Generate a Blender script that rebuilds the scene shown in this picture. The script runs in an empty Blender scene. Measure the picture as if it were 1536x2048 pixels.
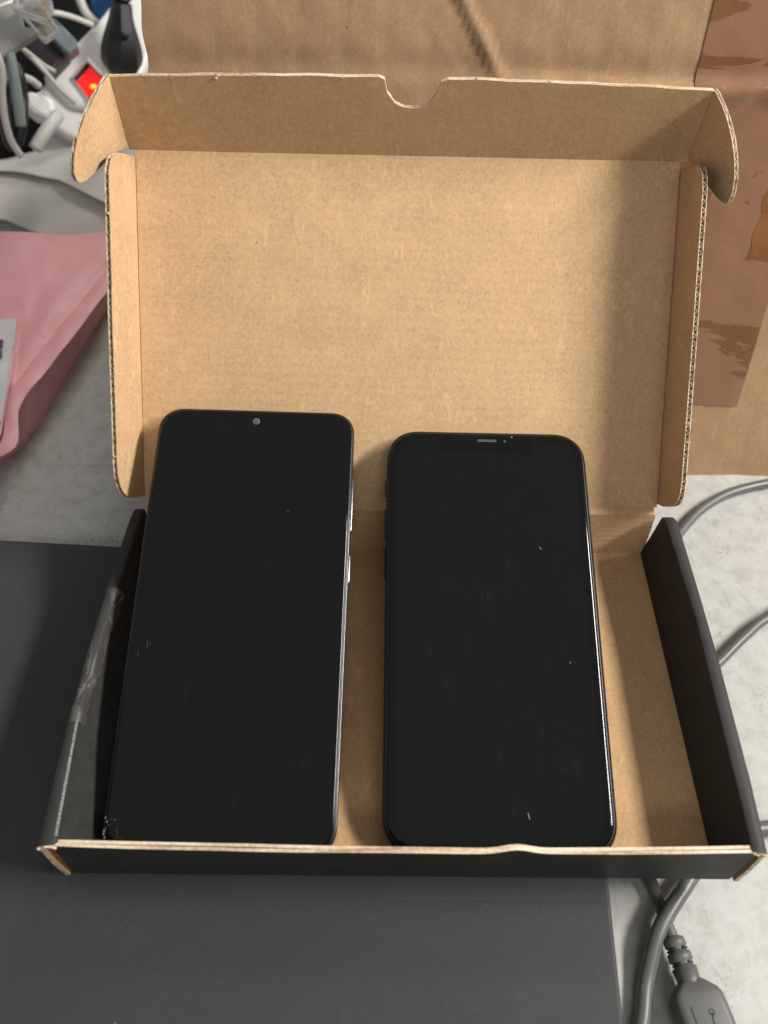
import bpy, math, random
from mathutils import Vector, Matrix
random.seed(7)
S = 0.001                                   # everything below is written in millimetres
C = bpy.context.scene.collection
sc = bpy.context.scene

# ------------------------------------------------------------------ camera
CAM = Vector((-11.405, -78.394, 270.066))
PITCH, YAW, ROLL, FPX = 0.885115, -0.02284, 0.033486, 1708.07
RM = Matrix.Rotation(YAW, 3, 'Z') @ Matrix.Rotation(math.pi/2-PITCH, 3, 'X') @ Matrix.Rotation(ROLL, 3, 'Z')
cam_d = bpy.data.cameras.new('camera'); cam = bpy.data.objects.new('camera', cam_d); C.objects.link(cam)
cam.matrix_world = Matrix.Translation(CAM*S) @ RM.to_4x4()
cam_d.sensor_fit = 'VERTICAL'; cam_d.sensor_height = 34.6; cam_d.lens = FPX/2048*34.6
cam_d.clip_start = 0.005; cam_d.clip_end = 20
cam_d.dof.use_dof = True; cam_d.dof.focus_distance = 0.300; cam_d.dof.aperture_fstop = 10.0
sc.camera = cam

# ------------------------------------------------------------------ room light and added fill
w = bpy.data.worlds.new('World'); sc.world = w; w.use_nodes = True
bg = w.node_tree.nodes['Background']; bg.inputs[0].default_value = (1.0, 0.995, 0.985, 1); bg.inputs[1].default_value = 0.265
def tube_or_fill(pos, aim, sx, sy, watts, col):  # serves the one real tube and the added fill lamps
    ld = bpy.data.lights.new('tube_or_fill', 'AREA'); ld.shape = 'RECTANGLE'; ld.size = sx; ld.size_y = sy
    ld.energy = watts; ld.color = col
    lamp = bpy.data.objects.new('tube_or_fill', ld); C.objects.link(lamp); lamp.location = Vector(pos)*S
    zax = (Vector(pos)-Vector(aim)).normalized(); yax = (Vector((0, 1, 0))-zax*zax.y).normalized(); xax = yax.cross(zax)
    lamp.rotation_euler = Matrix((xax, yax, zax)).transposed().to_euler()
tube_or_fill((790, 50, 745), (20, 100, 30), .12, .5, 17.0, (1.0, .96, .89))       # the tube the hard shadows come from
tube_or_fill((230, 1150, 1000), (-80, 200, 0), .30, .30, 7.0, (1.0, .97, .92))    # added fill from behind, lifts the darker table and clutter
tube_or_fill((150, -800, 1000), (0, 100, 0), .5, .2, 2.5, (1.0, .97, .92))         # added fill in front, lifts the lid's shadow and the carton
sc.view_settings.view_transform = 'Standard'; sc.view_settings.look = 'None'
sc.view_settings.exposure = 0.0; sc.view_settings.gamma = 1.0
sc.render.engine = 'CYCLES'; sc.cycles.max_bounces = 8

# ------------------------------------------------------------------ helpers
def V(*a): return Vector(a)
def hit(u, v, P0, n):
    """the point of the plane (P0, n) that lies at photograph position (u, v)"""
    d = RM @ Vector(((u-768)/FPX, -(v-1024)/FPX, -1))
    return CAM + d*((P0-CAM).dot(n)/d.dot(n))
def hz(u, v, z): return hit(u, v, V(0, 0, z), V(0, 0, 1))
ORI = {}
def link(o, parent, origin):
    C.objects.link(o)
    if parent: o.parent = parent
    ORI[o.name] = origin
    return o
def thing(name, loc, label, cat, group=None):
    o = bpy.data.objects.new(name, None); o.empty_display_size = .01
    o.location = V(*loc)*S; link(o, None, V(*loc)); o['label'] = label; o['category'] = cat
    if group: o['group'] = group
    return o
def tag(o, label=None, cat=None, group=None, kind=None):
    if label: o['label'] = label
    if cat: o['category'] = cat
    if group: o['group'] = group
    if kind: o['kind'] = kind
    return o
class MB:
    def __init__(s): s.v = []; s.f = []; s.m = []; s.sm = []
    def add(s, vs, fs, m=0, sm=False):
        b = len(s.v); s.v += [Vector(p) for p in vs]
        for f in fs: s.f.append([b+i for i in f]); s.m.append(m); s.sm.append(sm)
    def box(s, c, d, m=0, ax=None):
        ax = ax or (V(1, 0, 0), V(0, 1, 0), V(0, 0, 1)); c = V(*c)
        vs = [c+ax[0]*(d[0]/2*i)+ax[1]*(d[1]/2*j)+ax[2]*(d[2]/2*k) for k in (-1, 1) for j in (-1, 1) for i in (-1, 1)]
        s.add(vs, [(0, 2, 3, 1), (4, 5, 7, 6), (0, 1, 5, 4), (2, 6, 7, 3), (0, 4, 6, 2), (1, 3, 7, 5)], m)
    def loops(s, ls, m=0, sm=True, cap0=True, cap1=True, mcap=None):
        n = len(ls[0]); b = len(s.v)
        for l in ls: s.v += [Vector(p) for p in l]
        for a in range(len(ls)-1):
            for i in range(n):
                j = (i+1) % n
                s.f.append([b+a*n+i, b+a*n+j, b+(a+1)*n+j, b+(a+1)*n+i]); s.m.append(m); s.sm.append(sm)
        if cap0: s.f.append([b+i for i in reversed(range(n))]); s.m.append(m if mcap is None else mcap); s.sm.append(False)
        if cap1: s.f.append([b+(len(ls)-1)*n+i for i in range(n)]); s.m.append(m if mcap is None else mcap); s.sm.append(False)
    def prism(s, poly, off, mf=0, mb=None, me=None):
        """poly: outline of the front face, off: vector to the back face"""
        mb = mf if mb is None else mb; me = mf if me is None else me
        n = len(poly); p2 = [p+off for p in poly]
        s.add(poly, [list(range(n))], mf); s.add(p2, [list(reversed(range(n)))], mb)
        s.add(poly+p2, [(i, n+i, n+(i+1) % n, (i+1) % n) for i in range(n)], me)
    def grid(s, P, m=0, sm=True):
        nu, nv = len(P), len(P[0]); vs = [p for r in P for p in r]
        s.add(vs, [(i*nv+j, (i+1)*nv+j, (i+1)*nv+j+1, i*nv+j+1) for i in range(nu-1) for j in range(nv-1)], m, sm)
    def slab(s, P, off, mf=0, mb=None, me=None):
        """grid sheet with thickness; off is a vector or f(i,j)"""
        mb = mf if mb is None else mb; me = mf if me is None else me
        e0, e1_, e2_, e3 = me if isinstance(me, tuple) else (me,)*4
        g = off if callable(off) else (lambda i, j: off)
        Q = [[p+g(i, j) for j, p in enumerate(r)] for i, r in enumerate(P)]
        s.grid(P, mf); s.grid([r[::-1] for r in Q], mb)
        nu, nv = len(P), len(P[0])
        for j in range(nv-1):
            s.add([P[0][j], P[0][j+1], Q[0][j+1], Q[0][j]], [(0, 1, 2, 3)], e0)
            s.add([P[-1][j], Q[-1][j], Q[-1][j+1], P[-1][j+1]], [(0, 1, 2, 3)], e1_)
        for i in range(nu-1):
            s.add([P[i][0], Q[i][0], Q[i+1][0], P[i+1][0]], [(0, 1, 2, 3)], e2_)
            s.add([P[i][-1], P[i+1][-1], Q[i+1][-1], Q[i][-1]], [(0, 1, 2, 3)], e3)
    def tube(s, pts, r, n=12, m=0, cap=True):
        pts = [Vector(p) for p in pts]; ls = []; up = None
        for i, p in enumerate(pts):
            t = (pts[min(i+1, len(pts)-1)]-pts[max(i-1, 0)]).normalized()
            if up is None: up = V(0, 0, 1) if abs(t.z) < .9 else V(1, 0, 0)
            a = t.cross(up).normalized(); up = a.cross(t).normalized()
            rr = r(i/(len(pts)-1)) if callable(r) else r
            ls.append([p+(a*math.cos(k*2*math.pi/n)+up*math.sin(k*2*math.pi/n))*rr for k in range(n)])
        s.loops(ls, m, True, cap, cap)
    def blob(s, c, r, m=0, sq=(1, 1, 1), jit=.25, nu=7, nv=5):
        c = V(*c); ls = []
        for j in range(1, nv):
            ph = math.pi*j/nv
            ls.append([c+V(math.cos(2*math.pi*i/nu)*math.sin(ph)*sq[0], math.sin(2*math.pi*i/nu)*math.sin(ph)*sq[1], -math.cos(ph)*sq[2])*r*(1+random.uniform(-jit, jit)) for i in range(nu)])
        s.loops(ls, m, True)
    def build(s, name, mats, parent=None, origin=None, weld=False):
        if not isinstance(mats, (list, tuple)): mats = [mats]
        o0 = ORI[parent.name] if parent else (origin if origin is not None else sum((p for p in s.v), V(0, 0, 0))/len(s.v))
        me = bpy.data.meshes.new(name)
        me.from_pydata([((p-o0)*S)[:] for p in s.v], [], s.f)
        for mt in mats: me.materials.append(mt)
        for p, mi, sm in zip(me.polygons, s.m, s.sm): p.material_index = mi; p.use_smooth = sm
        me.update()
        o = bpy.data.objects.new(name, me)
        if not parent: o.location = o0*S
        return link(o, parent, o0)
def crom(pts, n=10):
    pts = [Vector(p) for p in pts]; P = [pts[0]*2-pts[1]]+pts+[pts[-1]*2-pts[-2]]; out = []
    for i in range(1, len(P)-2):
        for k in range(n):
            t = k/n; a, b, c, d = P[i-1:i+3]
            out.append(.5*((2*b)+(c-a)*t+(2*a-5*b+4*c-d)*t*t+(3*b-a-3*c+d)*t**3))
    return out+[pts[-1]]
def interp(tab, y):
    tab = sorted(tab)
    if y <= tab[0][0]: return tab[0][1]
    for (a, b), (c, d) in zip(tab, tab[1:]):
        if y <= c: return b+(d-b)*(y-a)/(c-a)
    return tab[-1][1]
def rrect(w, h, r, n=8, p=2.0):
    """rounded rectangle outline centred on the origin, counter-clockwise"""
    out = []
    for cx, cy, a0 in ((w/2-r, h/2-r, 0), (-w/2+r, h/2-r, 90), (-w/2+r, -h/2+r, 180), (w/2-r, -h/2+r, 270)):
        for k in range(n+1):
            a = math.radians(a0+90*k/n); c_, s_ = math.cos(a), math.sin(a)
            out.append((cx+r*math.copysign(abs(c_)**(2/p), c_), cy+r*math.copysign(abs(s_)**(2/p), s_)))
    return out

# ------------------------------------------------------------------ materials
class NT:
    def __init__(s, name):
        s.m = bpy.data.materials.new(name); s.m.use_nodes = True; s.t = s.m.node_tree
        s.b = s.t.nodes['Principled BSDF']; s.co = s.n('ShaderNodeTexCoord').outputs['Object']
    def n(s, typ, **kw):
        nd = s.t.nodes.new(typ)
        for k, v in kw.items(): setattr(nd, k, v)
        return nd
    def set(s, nd, **kw):
        for k, v in kw.items():
            i = nd.inputs[k.replace('_', ' ')] if k.replace('_', ' ') in nd.inputs else nd.inputs[k]
            if hasattr(v, 'is_output') or isinstance(v, bpy.types.NodeSocket): s.t.links.new(v, i)
            else: i.default_value = v
        return nd
    def noise(s, scale, detail=3, rough=.55, vec=None, dist=0):
        nd = s.n('ShaderNodeTexNoise'); s.set(nd, Vector=vec or s.co, Scale=scale, Detail=detail, Roughness=rough, Distortion=dist)
        return nd.outputs['Fac']
    def mapping(s, scale=(1, 1, 1), rot=(0, 0, 0), loc=(0, 0, 0)):
        nd = s.n('ShaderNodeMapping'); s.set(nd, Vector=s.co, Scale=scale, Rotation=rot, Location=loc); return nd.outputs[0]
    def ramp(s, fac, stops, interp='LINEAR'):
        nd = s.n('ShaderNodeValToRGB'); s.set(nd, Fac=fac); cr = nd.color_ramp; cr.interpolation = interp
        while len(cr.elements) < len(stops): cr.elements.new(.5)
        for e, (p, c) in zip(cr.elements, stops): e.position = p; e.color = (*c, 1) if len(c) == 3 else c
        return nd.outputs[0]
    def fr(s, fac, a, b, x=0., y=1.):
        nd = s.n('ShaderNodeMapRange'); s.set(nd, Value=fac); nd.inputs[1].default_value = a; nd.inputs[2].default_value = b
        nd.inputs[3].default_value = x; nd.inputs[4].default_value = y; return nd.outputs[0]
    def mix(s, fac, a, b, mode='MIX'):
        nd = s.n('ShaderNodeMix', data_type='RGBA', blend_type=mode)
        for i, v in ((0, fac), (6, a), (7, b)):
            if isinstance(v, bpy.types.NodeSocket): s.t.links.new(v, nd.inputs[i])
            else: nd.inputs[i].default_value = (*v, 1) if isinstance(v, tuple) and len(v) == 3 else v
        return nd.outputs[2]
    def math(s, op, a, b=0.):
        nd = s.n('ShaderNodeMath', operation=op)
        for i, v in ((0, a), (1, b)):
            if isinstance(v, bpy.types.NodeSocket): s.t.links.new(v, nd.inputs[i])
            else: nd.inputs[i].default_value = v
        return nd.outputs[0]
    def specks(s, scale, keep=.8, size=.12, vec=None):
        """sparse round flecks: 1 inside a fleck"""
        nd = s.n('ShaderNodeTexVoronoi'); s.set(nd, Vector=vec or s.co, Scale=scale)
        sep = s.n('ShaderNodeSeparateColor'); s.set(sep, Color=nd.outputs['Color'])
        k = s.math('GREATER_THAN', sep.outputs[0], keep); q = s.math('LESS_THAN', nd.outputs['Distance'], s.math('MULTIPLY', sep.outputs[1], size))
        return s.math('MULTIPLY', k, q)
    def out(s, color=None, rough=None, bump=None, bstr=.2, bdist=.0002, **kw):
        if color is not None: s.set(s.b, **{'Base Color': (*color, 1) if isinstance(color, tuple) else color})
        if rough is not None: s.set(s.b, Roughness=rough)
        if bump is not None:
            bp = s.n('ShaderNodeBump'); s.set(bp, Height=bump, Strength=bstr, Distance=bdist); s.t.links.new(bp.outputs[0], s.b.inputs['Normal'])
        for k, v in kw.items(): s.set(s.b, **{k: v})
        return s.m

def kraft(name, col, flute=None, amp=.16, fleck=1.0):
    k = NT(name); c = V(*col)
    f1 = k.noise(800, 6, .7, dist=.5); f2 = k.noise(70, 4, .6); f3 = k.noise(1900, 2, .6)
    tone = k.math('ADD', k.math('MULTIPLY', f1, .62), k.math('ADD', k.math('MULTIPLY', f2, .22), k.math('MULTIPLY', f3, .16)))
    col1 = k.ramp(tone, [(.34, tuple(c*(1-amp*1.5))), (.5, tuple(c)), (.66, tuple(V(c.x*(1+amp), c.y*(1+amp*1.1), c.z*(1+amp*1.3))))])
    fib = k.noise(330, 2, .5, vec=k.mapping((1.5, .5, .45), (.1, .1, .15)), dist=1.2)
    col1 = k.mix(k.math('MULTIPLY', k.fr(fib, .58, .72), .5), col1, tuple(c*1.3))
    fib2 = k.noise(420, 2, .5, vec=k.mapping((1.3, .6, .7), (.2, .1, .5), (.5, .2, .9)), dist=1.4)
    col1 = k.mix(k.math('MULTIPLY', k.fr(fib2, .60, .74), .3), col1, tuple(c*.74))
    col1 = k.mix(k.math('MULTIPLY', k.specks(260, .93, .13), .75*fleck), col1, tuple(c*.42))
    col1 = k.mix(k.math('MULTIPLY', k.specks(330, .93, .13), .5*fleck), col1, (min(1, c.x*1.5), min(1, c.y*1.6), min(1, c.z*1.9)))
    h = k.math('ADD', k.math('MULTIPLY', f1, .8), k.math('MULTIPLY', f3, .3))
    if flute:
        axis, period, s_ = flute
        wv = k.n('ShaderNodeTexWave', wave_type='BANDS', bands_direction=axis, wave_profile='SIN')
        k.set(wv, Vector=k.co, Scale=.314/(period*S), Distortion=1.2, Detail=2., Detail_Scale=1.5)
        h = k.math('ADD', h, k.math('MULTIPLY', wv.outputs['Fac'], s_))
    return k.out(col1, .78, h, .35, .00022, **{'Specular IOR Level': .25})
M = {}
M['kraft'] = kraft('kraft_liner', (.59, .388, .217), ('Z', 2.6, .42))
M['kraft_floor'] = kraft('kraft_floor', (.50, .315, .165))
k = NT('kraft_cut_edge'); ne = k.noise(260, 4, .6, vec=k.mapping((.12, 2.6, 1.0))); nf = k.noise(800, 3)
M['kraft_edge'] = k.out(k.ramp(k.math('ADD', k.math('MULTIPLY', ne, .7), k.math('MULTIPLY', nf, .3)), [(.36, (.34, .23, .14)), (.48, (.58, .44, .30)), (.6, (.76, .64, .50))]), .8, nf, .5, .0002)
M['kraft_flute'] = kraft('kraft_flute', (.70, .57, .42), fleck=.2)
M['carton'] = kraft('carton_liner', (.40, .245, .135), ('X', 7.5, .16), amp=.13)

def black_paper(name, base=.034, r=.56):
    k = NT(name); f = k.noise(900, 4, .6); g = k.noise(90, 4, .6)
    t = k.math('ADD', k.math('MULTIPLY', f, .5), k.math('MULTIPLY', g, .5))
    c = k.ramp(t, [(.35, (base*.8,)*3), (.65, (base*1.25, base*1.22, base*1.2))])
    c = k.mix(k.math('MULTIPLY', k.specks(120, .93, .09), .8), c, (.25, .25, .25))
    return k.out(c, k.fr(g, .3, .7, r-.06, r+.08), f, .25, .0001, **{'Specular IOR Level': .25})
M['black'] = black_paper('black_printed_paper')
def laptop_mat():
    k = NT('laptop_satin'); f = k.noise(2600, 2, .6); g = k.noise(14, 3, .5)
    c = k.ramp(f, [(.28, (.034, .035, .037)), (.72, (.058, .0595, .062))])
    c = k.mix(k.math('MULTIPLY', k.specks(75, .93, .022), .8), c, (.4, .4, .38))
    c = k.mix(k.math('MULTIPLY', k.fr(k.noise(38, 5, .65), .58, .72), .12), c, (.09, .09, .09))
    scr = k.noise(90, 2, .5, vec=k.mapping((.03, 1.3, 1), (0, 0, .7)), dist=.4)
    c = k.mix(k.math('MULTIPLY', k.fr(scr, .69, .72), .10), c, (.14, .14, .14))
    return k.out(c, k.fr(k.noise(9, 4, .6), .35, .65, .34, .52), f, .25, .00006, **{'Specular IOR Level': .22})
M['laptop'] = laptop_mat()
def glass_mat(name, b, sw=.045):
    k = NT(name); g = k.noise(45, 4, .6); sm = k.noise(230, 4, .7, vec=k.mapping((1, .22, .5), (0, 0, .5)), dist=.5)
    c = k.mix(k.math('MULTIPLY', k.math('MULTIPLY', k.fr(sm, .55, .75), k.fr(g, .48, .66)), sw), (b, b*1.05, b*1.06), (.10, .11, .12))
    dust = k.math('MAXIMUM', k.specks(95, .90, .035), k.specks(260, .96, .07))
    c = k.mix(k.math('MULTIPLY', dust, .6), c, (.45, .45, .42))
    return k.out(c, k.fr(k.math('MULTIPLY', g, sm), .15, .45, .035, .10), **{'IOR': 1.47})
M['glass'] = glass_mat('screen_glass', .0028)
M['display'] = glass_mat('display_glass', .0034)
M['display2'] = glass_mat('display_glass_green', .0046, .07)
def simple(name, col, r=.5, metal=0., bump=None, bs=.15, var=.12, **kw):
    k = NT(name); f = k.noise(bump or 400, 4, .6); c = V(*col)
    return k.out(k.ramp(f, [(.3, tuple(c*(1-var))), (.7, tuple(c*(1+var)))]), k.fr(k.noise(60, 3), .3, .7, max(.02, r-.05), r+.05), f, bs, .0001, Metallic=metal, **kw)
M['steel'] = simple('polished_frame', (.36, .38, .41), .24, 1.0, var=.05, bs=0.)
M['black_steel'] = simple('black_polished_frame', (.022, .022, .026), .12, .3, var=.05, bs=0.)
M['dark_steel'] = simple('dark_polished_frame', (.075, .078, .085), .15, .8, var=.05, bs=0.)
M['rubber'] = simple('black_gasket', (.008, .008, .008), .4)
M['gap_black'] = simple('gap_shade_black', (.006, .006, .0065), .9, bump=1500, bs=.3, **{'Specular IOR Level': .1})  # near-black of the shaded gaps, for the added sheet
M['lens'] = simple('camera_lens', (.10, .105, .11), .25, var=.3)
M['grille'] = simple('speaker_grille', (.07, .07, .07), .45, bump=6000, bs=.6, var=.5)
M['scratch'] = simple('glass_chip', (.15, .155, .16), .25)
M['crack'] = simple('glass_crack', (.10, .10, .10), .3)
M['worn'] = simple('worn_paper', (.20, .20, .20), .7, bump=1500, bs=.4, var=.5)
M['cable'] = simple('grey_pvc', (.105, .105, .104), .40, var=.06, bs=.05)
M['usb'] = simple('grey_plug_plastic', (.095, .095, .094), .48, bump=2500, bs=.1, var=.05)
M['groove'] = simple('groove_dark', (.035, .035, .035), .6)
M['emboss'] = simple('embossed_mark', (.045, .045, .044), .5)
M['white_plastic'] = simple('white_plastic', (.78, .775, .76), .36, var=.03, bs=.03)
M['white_wire'] = simple('white_wire', (.55, .54, .51), .45, var=.05)
M['black_plastic'] = simple('black_plastic', (.014, .014, .015), .45, var=.2)
M['grey_plug_face'] = simple('grey_plug_face', (.075, .075, .08), .42)
M['device'] = simple('grey_device_paint', (.30, .30, .29), .5, bump=900, bs=.1)
M['bluegrey'] = simple('bluegrey_plastic', (.16, .19, .21), .35)
M['teal'] = simple('teal_highlight_tone', (.24, .29, .29), .3)  # colour of a reflected highlight, painted on a tube
M['blue'] = simple('blue_plastic', (.004, .06, .21), .4)
M['gold'] = simple('gold_contact', (.7, .5, .2), .3, 1.0)
M['foam'] = simple('white_foam_sheet', (.60, .585, .55), .55, bump=120, bs=.1, var=.06)
M['paper'] = simple('white_label', (.66, .62, .62), .55, var=.03)
M['ink'] = simple('label_ink', (.03, .03, .05), .6)
k = NT('clear_plastic'); M['clear'] = k.out((.95, .95, .93), .06, k.noise(500, 3), .5, .0004, **{'Transmission Weight': .92, 'IOR': 1.5})
k = NT('red_lit_rocker'); g_ = k.noise(70, 2)
M['rocker'] = k.out((.5, .008, .008), .22, k.noise(300, 2), .3, .0005, **{'Emission Color': k.ramp(g_, [(.35, (.75, .004, .012)), (.65, (1, .03, .015))]), 'Emission Strength': .9})
k = NT('neon_lamp'); M['neon'] = k.out((1, .3, .02), .3, **{'Emission Color': (1, .30, .01, 1), 'Emission Strength': 2.2})
def pink_mat():
    k = NT('pink_bubble_film'); g = k.noise(26, 4, .6, dist=.8); f = k.noise(300, 3)
    c = k.ramp(g, [(.3, (.78, .32, .34)), (.7, (.84, .42, .435))])
    return k.out(c, k.fr(f, .3, .7, .46, .58), k.noise(45, 4, .6, dist=1.), .3, .0009, **{'Subsurface Weight': .08, 'Subsurface Radius': (.004, .002, .002), 'Subsurface Scale': 1.0})
M['pink'] = pink_mat()
def table_mat():
    k = NT('speckled_table'); g = k.noise(30, 5, .65, dist=.5); f = k.noise(150, 5, .7, dist=.4); b = k.noise(7, 3)
    c = k.ramp(f, [(.34, (.355, .355, .33)), (.5, (.42, .423, .40)), (.64, (.455, .46, .442))])
    c = k.mix(k.math('MULTIPLY', k.fr(g, .56, .72), .16), c, (.40, .39, .355))
    fl = k.noise(210, 3, .6, vec=k.mapping((1, .6, 1), (0, 0, .8), (.9, .4, 0)), dist=1.0)
    c = k.mix(k.math('MULTIPLY', k.math('MULTIPLY', k.fr(fl, .60, .66), k.fr(k.noise(40, 3, vec=k.mapping(loc=(.2, .5, 0))), .44, .6)), .5), c, (.26, .25, .22))
    st = k.noise(95, 5, .75, vec=k.mapping((1, .55, 1), (0, 0, .5), (.3, .1, 0)), dist=1.5)
    c = k.mix(k.math('MULTIPLY', k.fr(st, .66, .74), .55), c, (.22, .205, .175))
    gr = k.math('MULTIPLY', k.fr(k.noise(26, 2, vec=k.mapping((1, 1, 1), (0, 0, 0), (.41, .77, 0))), .60, .70), k.fr(k.noise(900, 2), .56, .64))
    c = k.mix(k.math('MULTIPLY', gr, .8), c, (.12, .105, .085))
    pit = k.specks(70, .80, .10); c = k.mix(k.math('MULTIPLY', pit, .55), c, (.16, .15, .125))
    sc_ = k.noise(120, 2, .5, vec=k.mapping((.05, 1.4, 1), (0, 0, .35)), dist=.6)
    c = k.mix(k.math('MULTIPLY', k.math('MULTIPLY', k.fr(sc_, .70, .73), k.fr(b, .45, .6)), .5), c, (.25, .24, .21))
    return k.out(c, k.fr(f, .3, .7, .42, .55), f, .12, .0001)
M['table'] = table_mat()
def tape_mat(name, c0, c1, wet, seed):
    k = NT(name)
    n1 = k.noise(36, 6, .62, vec=k.mapping((.55, 1, 1.5), (0, 0, 0), (seed, seed*.7, 0)), dist=.9)
    sepz = k.n('ShaderNodeSeparateXYZ'); k.set(sepz, Vector=k.co)
    bandz = k.math('MULTIPLY', k.math('SUBTRACT', k.noise(22, 3, .6, vec=k.mapping((.12, .12, 1), (0, 0, 0), (0, 0, seed))), .5), .9)
    c = k.ramp(k.math('ADD', n1, bandz), [(wet-.006, c0), (wet+.006, c1)])
    c = k.mix(k.math('MULTIPLY', k.noise(160, 3), .18), c, tuple(V(*c0)*.8))
    return k.out(c, k.fr(k.noise(90, 3), .3, .7, .14, .28), k.math('ADD', k.noise(55, 5, .6, dist=1.), k.math('MULTIPLY', n1, .5)), .45, .0006)
M['tape'] = tape_mat('brown_packing_tape', (.19, .082, .032), (.275, .142, .078), .375, .3)
M['tape2'] = tape_mat('brown_tape_overlap', (.21, .085, .028), (.235, .10, .036), .5, 1.9)
k = NT('clear_tape'); nz = k.noise(240, 4, .6, vec=k.mapping((1, .3, 1)), dist=1.2)
M['cleartape'] = k.out((.22, .215, .21), .07, nz, 1., .0012, Alpha=k.fr(nz, .50, .70, .06, .6))
M['tape_rim'] = simple('tape_rim', (.38, .37, .36), .3)

# ------------------------------------------------------------------ table
TZ = -22.0
m2 = MB(); m2.slab([[V(-900+i*180, -420+j*160, TZ) for j in range(11)] for i in range(11)], V(0, 0, -25))
tag(m2.build('table_surface', M['table'], origin=V(0, 100, TZ)), kind='structure')

# ------------------------------------------------------------------ laptop under the box
lap = thing('laptop', (-92, 15, TZ), 'closed matte black laptop lying flat under the open mailer box', 'laptop')
rot = math.radians(-2.9); ca, sa = math.cos(rot), math.sin(rot)
LW, LD = 330., 222.
def lp_(x, y):          # corner at the rear right of the lid
    X, Y = x-LW/2, y-LD/2
    return (68.2+X*ca-Y*sa, 114.3+X*sa+Y*ca)
def lap_part(name, z0, z1, b0, b1, inset=0.):
    m = MB(); ls = []
    prof = [(b0, z0), (0, z0+b0), (0, z1-b1), (b1*.3, z1-b1*.3), (b1, z1)]
    for o, z in prof:
        ls.append([V(*lp_(x, y), z) for x, y in rrect(LW-2*(o+inset), LD-2*(o+inset), 9-o*.5, 8)])
    m.loops(ls); return m.build(name, M['laptop'], lap)
lap_part('lid', -9.2, -.15, .8, 1.1)
lap_part('base', TZ+.1, -9.6, 1.6, .6, .4)

# ------------------------------------------------------------------ the mailer box
box = thing('mailer_box', (0, 60, 0), 'open black mailer box with brown kraft lining holding two phones', 'box')
KB = [M['kraft'], M['black'], M['kraft_edge']]      # inside, outside, cut edge
KF = [M['kraft_floor'], M['black'], M['kraft_edge']]
BB = [M['black'], M['black'], M['kraft_edge']]
H = 25.6
# floor
m = MB(); m.slab([[V(-95.2+i*190.4/8, 3.2+j*119.6/6, 1.5) for j in range(7)] for i in range(9)], V(0, 0, -1.45), 0, 1, 0)
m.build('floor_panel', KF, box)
# front wall: two layers of board standing side by side, cut edges up
def wob(x, s): return .35*math.sin(x*.043+s)+.22*math.sin(x*.13+s*2.1)+.12*math.sin(x*.41+s*3.3)
def front_layer(name, y0, y1, s, zt, mats, mf, mb):
    m = MB(); xs = [-99.3+i*198.6/90 for i in range(91)]; rows = []
    for x in xs:
        bump = 1.0*math.exp(-((x-31)/5.0)**2)
        top = zt-.5*(1-(x/99.3)**2)+wob(x, s)*.45+bump*.9+(-.6 if x < -70 else 0)*((-70-x)/30 if x < -70 else 0)
        yo = wob(x, s+1)*.22+bump*.8-1.1*(1-(x/99.3)**2)
        dx = .6*x/99.3
        rows.append([V(x+(0 if j else 0), y0+yo*(j/5)**2, .1+(top-.1)*j/5) for j in range(6)])
    m.slab(rows, V(0, y1-y0, 0), mf, mb, (1, 1, 1, 2))
    return m.build(name, mats, box)
front_layer('front_wall', 0, .95, .4, 25.2, KB, 1, 0)
front_layer('front_inner_wall', 1.08, 2.0, 2.9, 24.9, BB, 0, 1)
# side walls: outer wall, rolled top, inner wall, open at the front end
def side_wall(sgn, outer, inner, name, label=None):
    m = MB(); ys = [-.6+i*(122.6+.6)/48 for i in range(49)]; T_ = 1.3
    rows = []; backs = []
    for y in ys:
        xo = interp(outer, y); xi = interp(inner, y); w_ = wob(y*1.3, sgn+2)*.25
        xb = 101.6 if y < 6 else 100.6
        endcut = max(0, (y-119.5))*.55
        prof = [(xb, .15), ((xb+xo)/2+.4, 10), (xo-.15, H-2.2-endcut), (xo, H-.5-endcut), (xo-.35, H-.12-endcut), ((xo+xi)/2, H+.02+w_*.3-endcut), (xi+.3, H-.05+w_*.4-endcut), (xi+.03, H-.28-endcut), (xi-.15, H-1.2-endcut), ((xi+94.4)/2+.2, 12), (94.6 if sgn > 0 else 91.0, 1.75)]
        nrm = []
        for i, (a, b) in enumerate(prof):
            p, q = prof[max(0, i-1)], prof[min(len(prof)-1, i+1)]
            tx, tz = q[0]-p[0], q[1]-p[1]; l = math.hypot(tx, tz); nrm.append((tz/l, -tx/l))
        ys_ = [max(y, f0) for f0 in (-.6, -.6, -.6, -.6, -.5, -.3, .1, .4, 1.2, 2.7, 2.7)]
        rows.append([V(sgn*a, yy, b) for (a, b), yy in zip(prof, ys_)])
        backs.append([V(sgn*(a-nx*T_), yy, b-nz*T_) for (a, b), (nx, nz), yy in zip(prof, nrm, ys_)])
    if sgn < 0: rows = rows[::-1]; backs = backs[::-1]
    m.slab(rows, lambda i, j: backs[i][j]-rows[i][j], 0, 1, 2)
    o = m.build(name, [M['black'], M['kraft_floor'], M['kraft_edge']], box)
    if label: o['label'] = label
    return o
LO = [(0, 102.9), (20, 103.3), (37.4, 103.4), (60, 102.9), (86.2, 101.7), (105, 100.4), (122.5, 99.2)]
LI = [(0, 98.0), (37.4, 100.2), (60, 99.6), (86, 98.0), (105, 96.6), (122.5, 95.6)]
RO = [(0, 101.6), (20, 102.5), (60.3, 103.0), (90, 102.6), (122.5, 101.9)]
RI = [(0, 97.4), (20, 97.9), (40, 98.2), (75, 98.9), (122.5, 97.2)]
side_wall(-1, LO, LI, 'side_wall', 'side wall mended with clear tape')
side_wall(1, RO, RI, 'side_wall')
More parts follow.
